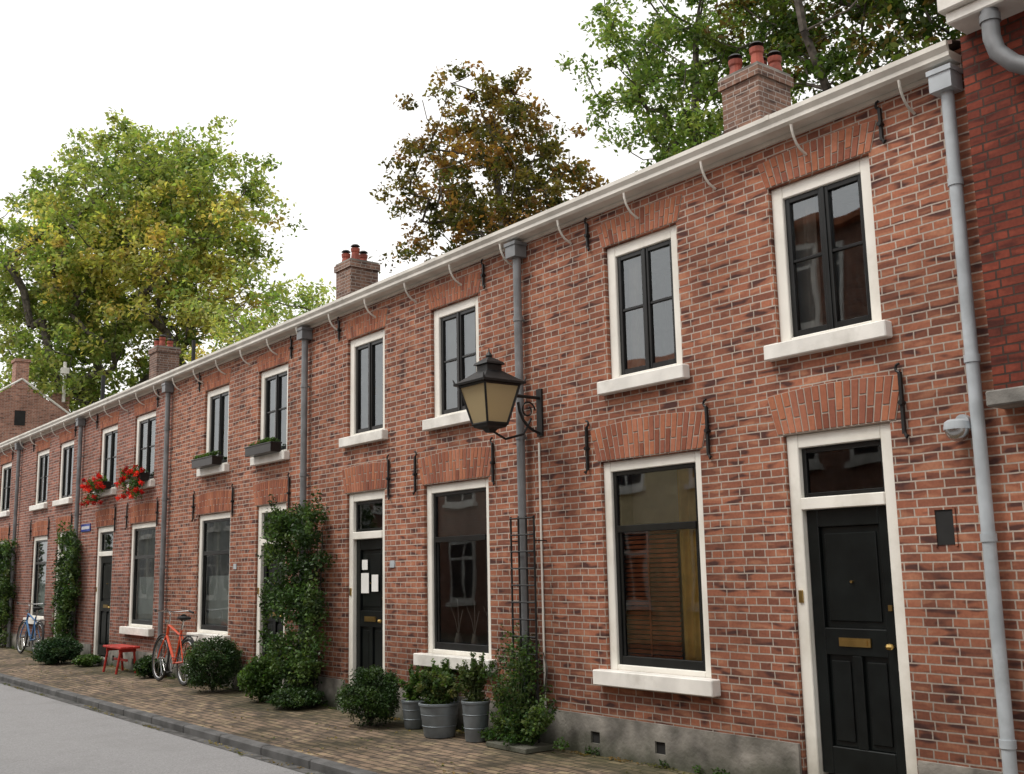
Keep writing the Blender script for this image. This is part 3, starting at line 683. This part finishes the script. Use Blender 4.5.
def bicycle(loc,rotz,paint,lean=.10,name='bicycle'):
    R=empty(name,loc); R.rotation_euler=(lean,0,rotz)
    m=MB(); r=.345; w0=(-.53,0,r); w1=(.53,0,r)
    for wc in (w0,w1):
        m.torus(wc,r-.02,.021,'y',32,8,1); m.torus(wc,r-.05,.010,'y',32,6,2)
        m.tube([(wc[0],-.05,wc[2]),(wc[0],.05,wc[2])],.022,8,2)
        for k in range(18):
            a=2*math.pi*k/18; m.tube([(wc[0],.02*(-1)**k,wc[2]),(wc[0]+(r-.05)*math.cos(a),0,wc[2]+(r-.05)*math.sin(a))],.0022,3,2,cap=False)
    m.torus(w0,r+.025,.014,'y',16,6,1,math.radians(20),math.radians(190)); m.torus(w1,r+.025,.014,'y',16,6,1,math.radians(-10),math.radians(165))
    bb=(.08,0,.30); seat=(.22,0,.80); head=(-.33,0,.86); hl=(-.37,0,.70)
    m.tube([bb,seat],.018,8,0); m.tube([bb,hl],.022,8,0); m.tube([(.20,0,.72),head],.018,8,0); m.tube([head,hl],.022,8,0)
    for s in (-.05,.05):
        m.tube([(w1[0],s,r),(bb[0],s*.6,bb[2])],.011,6,0); m.tube([(w1[0],s,r),(.20,s*.3,.74)],.010,6,0)
        m.tube([(hl[0],s*.4,hl[2]-.02),(-.45,s,.5),(w0[0],s,r)],.012,6,0)
    m.tube([seat,(.25,0,.95)],.013,8,2)
    m.lathe((.27,0,.95),[(.04,0),(.10,.02),(.105,.04),(.08,.06),(.0,.065)],14,1); m.tube([(.24,0,.985),(.08,0,.985)],[.06,.022],10,1)
    m.tube([head,(-.31,0,1.02)],.013,8,2); m.tube([(-.31,0,1.02),(-.40,0,1.06)],.012,8,2)
    m.tube([(-.18,-.30,1.07),(-.30,-.27,1.09),(-.40,-.14,1.07),(-.40,.14,1.07),(-.30,.27,1.09),(-.18,.30,1.07)],.011,8,2)
    for s in (-1,1): m.tube([(-.15,.30*s,1.068),(-.27,.28*s,1.088)],.017,8,1)
    m.torus((.08,-.045,.30),.085,.006,'y',20,5,1); m.tube([(.08,-.06,.30),(.17,-.07,.18)],.009,6,2); m.tube([(.08,.06,.30),(-.01,.07,.42)],.009,6,2)
    m.box(.13,.21,-.14,-.07,.165,.185,1); m.box(-.05,.03,.07,.14,.415,.435,1)
    m.tube([(.08,-.045,.385),(.53,-.045,.385)],.005,4,1); m.tube([(.08,-.045,.215),(.53,-.045,.31)],.005,4,1)
    for s in (-.07,0,.07): m.tube([(.28,s,.73),(.72,s,.73)],.006,5,1)
    for s in (-.07,.07): m.tube([(.70,s,.73),(.53,s*.8,.36)],.005,5,1)
    m.tube([(.72,-.07,.73),(.72,.07,.73)],.006,5,1)
    m.lathe((-.44,0,.92),[(.0,-.03),(.03,-.02),(.035,.02),(.0,.03)],10,2)
    m.obj('frame_wheels_and_handlebars',R,[paint,M_tyre,M_chrome],smooth=True); return R
M_tyre=simple('rubber',(.02,.02,.02),.7)
bicycle((-16.65,-.42,.01),0,simple('orange_red_enamel',(.60,.07,.02),.3,noise=.05),lean=-.08)
bicycle((-25.3,-.36,.01),0.05,simple('blue_enamel',(.04,.14,.32),.3,noise=.05),lean=-.08)

R=empty('street_name_sign'); m=MB(); m.box(-23.02,-22.42,-.02,-.006,2.55,2.70,0)
for i in range(9): m.box(-22.97+i*.058,-22.935+i*.058,-.023,-.0201,2.595,2.655,1)
m.obj('plate',R,[simple('blue_enamel_sign',(.02,.05,.28),.3),M_paper])

# ------------------------------------------------------------------ plants
DG=[(.03,.062,.02),(.042,.085,.024),(.024,.052,.018),(.06,.11,.03)]
FG=[(.07,.13,.03),(.05,.10,.025),(.10,.17,.04)]
def bush(x,y,w,h,n,size,pal,name='round_shrub',mat=None):
    R=empty(name,(0,0,0)); cl=[]
    cl.append((x,y,h*.5,w*.46,w*.46,h*.48,n*.55,pal[0]))
    for i in range(60):
        th=random.uniform(0,2*math.pi); ph=math.acos(random.uniform(-.85,1))
        k=.42*random.uniform(.9,1.08)
        cl.append((x+w*k*math.sin(ph)*math.cos(th),y+w*k*math.sin(ph)*math.sin(th),max(.06,h*.5+h*k*math.cos(ph)),w*.13,w*.13,h*.12,n*.012))
    leaves('foliage',cl,size,pal,mat or M_leafd,R,up=.4,shell=.33)
    m=MB()
    for i in range(7):
        a=i*.9; m.tube([(x,y,0),(x+.1*w*math.cos(a),y+.1*w*math.sin(a),h*.3),(x+.3*w*math.cos(a),y+.3*w*math.sin(a),h*.7)],[.012,.009,.004],5)
    m.obj('stems',R,[M_bark]); return R
bush(-15.03,-.42,.84,.76,11000,.034,DG)
bush(-10.43,-.54,.70,.62,10000,.031,DG)
bush(-13.42,-.44,.54,.60,4500,.045,FG,'leafy_shrub',M_leaf)
bush(-12.45,-.40,.70,.25,3500,.04,DG,'low_shrub')
bush(-22.2,-.60,.90,.50,7000,.05,[(.03,.07,.03),(.05,.09,.04)],'low_shrub')
bush(-21.1,-.35,.5,.22,1500,.05,FG,'low_shrub')
bush(-17.9,-.3,.5,.35,2500,.05,DG,'low_shrub')

def climber(x,w,z1,n,size,pal,name='climbing_plant',y=-.2,dep=.22,lean=0.0,base_w=.35):
    R=empty(name); cl=[]
    for i in range(90):
        t=random.random()**.85; z=.12+t*(z1-.12); ww=w*(base_w+(1-base_w)*min(1,t*1.25))*(1 if t<.85 else .75)
        cx=x+lean*t+random.uniform(-.5,.5)*ww
        cl.append((cx,y*random.uniform(.5,1.3),z,.15*random.uniform(.6,1.5),dep*.55,.16*random.uniform(.6,1.5),n/90))
    for i in range(30):
        t=random.uniform(.25,1.08)
        cl.append((x+lean+random.choice((-1,1))*random.uniform(.38,.68)*w,y*1.2,z1*t,.05,.08,.17,n/300))
    leaves('foliage',cl,size,pal,M_leafd,R,up=.2)
    m=MB()
    for i in range(5):
        p=[(x+.05*i-.1,-.04,0)]
        for k in range(1,7): p.append((x+lean*k/6+(.05*i-.1)*(1+k*.3)+random.uniform(-.05,.05),-.06,z1*.9*k/6))
        m.tube(p,[.02-.0022*k for k in range(7)],5)
    m.obj('stems',R,[M_bark]); return R
CP=[(.035,.075,.022),(.05,.10,.028),(.07,.13,.033),(.028,.055,.02),(.10,.16,.045)]
climber(-12.72,1.12,2.42,14000,.052,CP,y=-.30,dep=.42,lean=-.05,base_w=.6)
climber(-23.2,.85,2.5,6500,.07,CP,y=-.22,dep=.3,base_w=.6)
climber(-28.6,1.3,2.5,6000,.08,CP,y=-.25,dep=.3,base_w=.7)
climber(-8.30,.38,.95,2600,.035,CP,y=-.18,dep=.2,base_w=.8)

M_pot=simple('zinc_bucket',(.20,.23,.25),.5,metal=.4,noise=.15)
M_soil=simple('soil',(.04,.03,.02),.95)
M_stem=simple('green_stem',(.08,.12,.04),.7)
def pot(x,y,r,h,ph,size,pal,n=1200,pw=1.2,name='potted_plant'):
    R=empty(name); m=MB()
    m.lathe((x,y,.006),[(r*.72,0),(r*.76,.01),(r*.97,h-.03),(r*1.03,h-.025),(r*1.04,h-.005),(r,h),(r*.94,h-.005),(r*.9,h-.05)],24,0)
    m.lathe((x,y,.006),[(r*.90,h-.06),(r*.905,h-.05)],20,1)
    for z in (.33,.66): m.lathe((x,y,.006),[(r*(.76+.21*z)+.001,h*z-.005),(r*(.76+.21*z)+.007,h*z),(r*(.76+.21*z)+.001,h*z+.005)],24,0)
    m.obj('pot',R,[M_pot,M_soil],smooth=True)
    st=MB(); cl=[]
    for i in range(26):
        a=random.uniform(0,6.28); q=random.uniform(.1,1)*r*pw; z=h+ph*random.uniform(.35,1)*(1.1-.4*q/(r*pw))
        tip=(x+q*math.cos(a),y+q*math.sin(a)*.8,z); mid=(x+q*.4*math.cos(a),y+q*.4*math.sin(a),h+(z-h)*.6)
        st.tube([(x+q*.15*math.cos(a),y+q*.15*math.sin(a),h-.06),mid,tip],[.006,.004,.002],4)
        for t in (.2,.4,.6,.8,1.0):
            c=[mid[k]+(tip[k]-mid[k])*(t-.3)/.7 for k in range(3)]; cl.append((*c,.05*r/.2,.05*r/.2,.05,n/80))
    cl.append((x,y,h+.04,r*.95,r*.9,.07,n*.2))
    st.obj('stems',R,[M_stem]); leaves('foliage',cl,size,pal,M_leaf,R,up=.3); return R
pot(-9.95,-.30,.125,.29,.34,.045,FG,1100,1.5)
pot(-9.28,-.42,.205,.33,.38,.045,[(.07,.12,.03),(.12,.15,.05),(.05,.09,.03),(.16,.17,.07)],2500,1.5)
pot(-8.78,-.33,.14,.38,.50,.04,[(.06,.10,.03),(.10,.13,.05)],1700,1.9)
pot(-9.60,-.16,.13,.34,.42,.04,FG,1200,1.7)
R=empty('planter_with_shrub'); m=MB(); m.box(-8.45,-7.85,-.46,-.12,.004,.05); m.obj('tray',R,[M_plinth],bevel=.005)
cl=[]; st=MB()
for i in range(44):
    bx=random.uniform(-8.6,-7.65); z=random.uniform(.2,.95)*(1-.35*abs(bx+8.2)/.4); by=-.28+random.uniform(-.17,.12)
    st.tube([(-8.2+.3*(bx+8.2),-.28,.04),(bx,by,z)],[.008,.003],4)
    for t in (.3,.5,.7,.85,1): cl.append((-8.2+(bx+8.2)*(.3+.7*t),-.28+(by+.28)*t,.04+(z-.04)*t,.07,.06,.06,17))
cl+=[(random.uniform(-8.6,-7.5),-.3+random.uniform(-.15,.15),.10,.10,.08,.06,70) for _ in range(14)]
st.obj('stems',R,[M_stem]); leaves('foliage',cl,.04,[(.035,.075,.022),(.06,.11,.03),(.11,.16,.05)],M_leaf,R)

def sillbox(x0,x1,flowers,name='window_flower_box'):
    R=empty(name); m=MB(); m.box(x0,x1,-.22,-.06,3.30,3.43); m.box(x0-.01,x1+.01,-.23,-.05,3.42,3.44); m.obj('box',R,[M_black],bevel=.004)
    w=x1-x0; cl=[]
    for i in range(14): cl.append((x0+w*(i+.5)/14,-.15,3.46+random.uniform(-.02,.03),.06,.07,.035,32))
    if flowers:
        for i in range(20): cl.append((x0+w*random.uniform(-.08,1.08),-.22,3.33+random.uniform(-.27,.18),.10,.10,.10,60))
    leaves('foliage',cl,.045,[(.05,.10,.03),(.07,.13,.03)],M_leaf,R)
    if flowers:
        fl=[(x0+w*random.uniform(-.12,1.12),-.28+random.uniform(-.07,.08),3.32+random.uniform(-.30,.26),.055,.055,.05,50) for _ in range(30)]
        leaves('flowers',fl,.04,[(.65,.02,.015),(.75,.05,.03),(.5,.01,.01)],M_petal,R,up=.2)
sillbox(-14.55,-13.70,False); sillbox(-16.58,-15.75,False)
sillbox(-19.95,-18.95,True,'geranium_box'); sillbox(-22.0,-21.05,True,'geranium_box')

# ------------------------------------------------------------------ trees
YG=[(.30,.36,.12),(.23,.30,.09),(.36,.40,.15),(.16,.22,.07)]
YY=[(.52,.48,.16),(.44,.43,.14),(.52,.42,.14),(.40,.42,.14)]
YB=[(.14,.115,.035),(.19,.125,.04),(.09,.085,.03),(.22,.12,.04),(.08,.085,.025)]
GR=[(.18,.26,.08),(.12,.19,.055),(.24,.31,.10)]
DK=[(.08,.12,.035),(.055,.09,.025),(.12,.16,.04),(.14,.10,.04)]
tree('broadleaf_tree',(-47.5,8.6,-.1),6.0,[(-46.5,8.6,16.5,5.2,4.0,5.0),(-51.5,7.0,15.4,4.6,4,5.2),(-43.0,10.0,13.5,3.6,3,4.0),(-47.5,9,19.0,4.2,3,3.0),(-49,7,10.0,4,3,2.5),(-42.4,10.5,16.8,2.8,2.4,3.0)],520,1.15,165,.24,YG,.45,mind=.8,palette2=YY,patch=(-43.5,14.2,3.8))
tree('broadleaf_tree',(-34.5,9.5,-.1),5.0,[(-34.2,9.5,9.4,2.5,2.2,2.5),(-37.5,9.5,8.2,2.4,2.0,2.4),(-32.6,9.5,8.8,1.5,1.5,1.5)],130,.8,120,.17,YG,.22,mind=.6,palette2=YY,patch=(-37.0,9.0,1.8))
tree('copper_leaved_tree',(-22.2,10.0,-.1),8.0,[(-22.0,10,12.4,2.7,2.6,2.4),(-22.3,10,13.6,1.8,1.6,1.3),(-21.6,10,9.8,2.6,2.2,1.8),(-23.9,10,11.3,1.8,1.6,1.5),(-20.0,10,11.2,1.4,1.5,1.2),(-24.0,10,13.2,1.1,1.2,.8)],175,.62,130,.15,YB,.22,mind=.5)
tree('ash_tree',(-14.3,9.5,-.1),7.0,[(-14.3,9.5,12.8,2.5,2.2,3.2),(-13.4,9.5,10.0,1.7,1.6,1.6),(-15.4,9.5,11.5,1.2,1.3,1.4)],170,.6,140,.13,GR,.15,mind=.48)
tree('broadleaf_tree',(-10.0,9.5,-.1),6.5,[(-10.3,9.5,12.0,3.0,2.4,2.2),(-8.0,9.5,11.0,2.6,2.2,2.2),(-10,9.5,9.4,2.2,2.2,1.6)],200,.65,150,.14,DK,.16,mind=.5)

# ------------------------------------------------------------------ light
S=Vector((-.30,-.62,1.05)).normalized()
su=bpy.data.lights.new('sun','SUN'); su.energy=1.7; su.angle=math.radians(16); su.color=(1,.95,.87)
so=bpy.data.objects.new('sun',su); COL.objects.link(so); so.rotation_euler=S.to_track_quat('Z','Y').to_euler(); so.location=(0,-10,30)
w=bpy.data.worlds.new("World"); scene.world=w; w.use_nodes=True; nt=w.node_tree
for n in list(nt.nodes): nt.nodes.remove(n)
out=N(nt,'ShaderNodeOutputWorld'); sk=N(nt,'ShaderNodeTexSky'); sk.sky_type='NISHITA'; sk.sun_disc=False
sk.sun_elevation=math.asin(S.z); sk.sun_rotation=math.atan2(S.x,S.y); sk.air_density=1.0; sk.dust_density=4.0
hs=N(nt,'ShaderNodeHueSaturation'); hs.inputs['Saturation'].default_value=.3; nt.links.new(sk.outputs[0],hs.inputs['Color'])
b1=N(nt,'ShaderNodeBackground'); b1.inputs[1].default_value=.06; nt.links.new(hs.outputs[0],b1.inputs[0])
b2=N(nt,'ShaderNodeBackground'); b2.inputs[0].default_value=(1,.975,.935,1); b2.inputs[1].default_value=1.08
ad=N(nt,'ShaderNodeAddShader'); nt.links.new(b1.outputs[0],ad.inputs[0]); nt.links.new(b2.outputs[0],ad.inputs[1]); nt.links.new(ad.outputs[0],out.inputs[0])

# ------------------------------------------------------------------ camera
cd=bpy.data.cameras.new('camera'); cd.sensor_width=36; cd.lens=37.76; cd.clip_end=2000; cd.clip_start=.05
co=bpy.data.objects.new('camera',cd); COL.objects.link(co)
exv=Vector((844,198,1074)).normalized(); ezv=Vector((-132,6387,-1074)).normalized(); ezv=(ezv-exv*ezv.dot(exv)).normalized(); eyv=ezv.cross(exv)
Mx=Matrix(((exv.x,exv.y,exv.z),(eyv.x,eyv.y,eyv.z),(ezv.x,ezv.y,ezv.z)))
co.matrix_world=Matrix.Translation((0,-6.64,1.65))@Mx.to_4x4()
scene.camera=co
scene.view_settings.view_transform='Standard'; scene.view_settings.look='None'; scene.view_settings.exposure=0
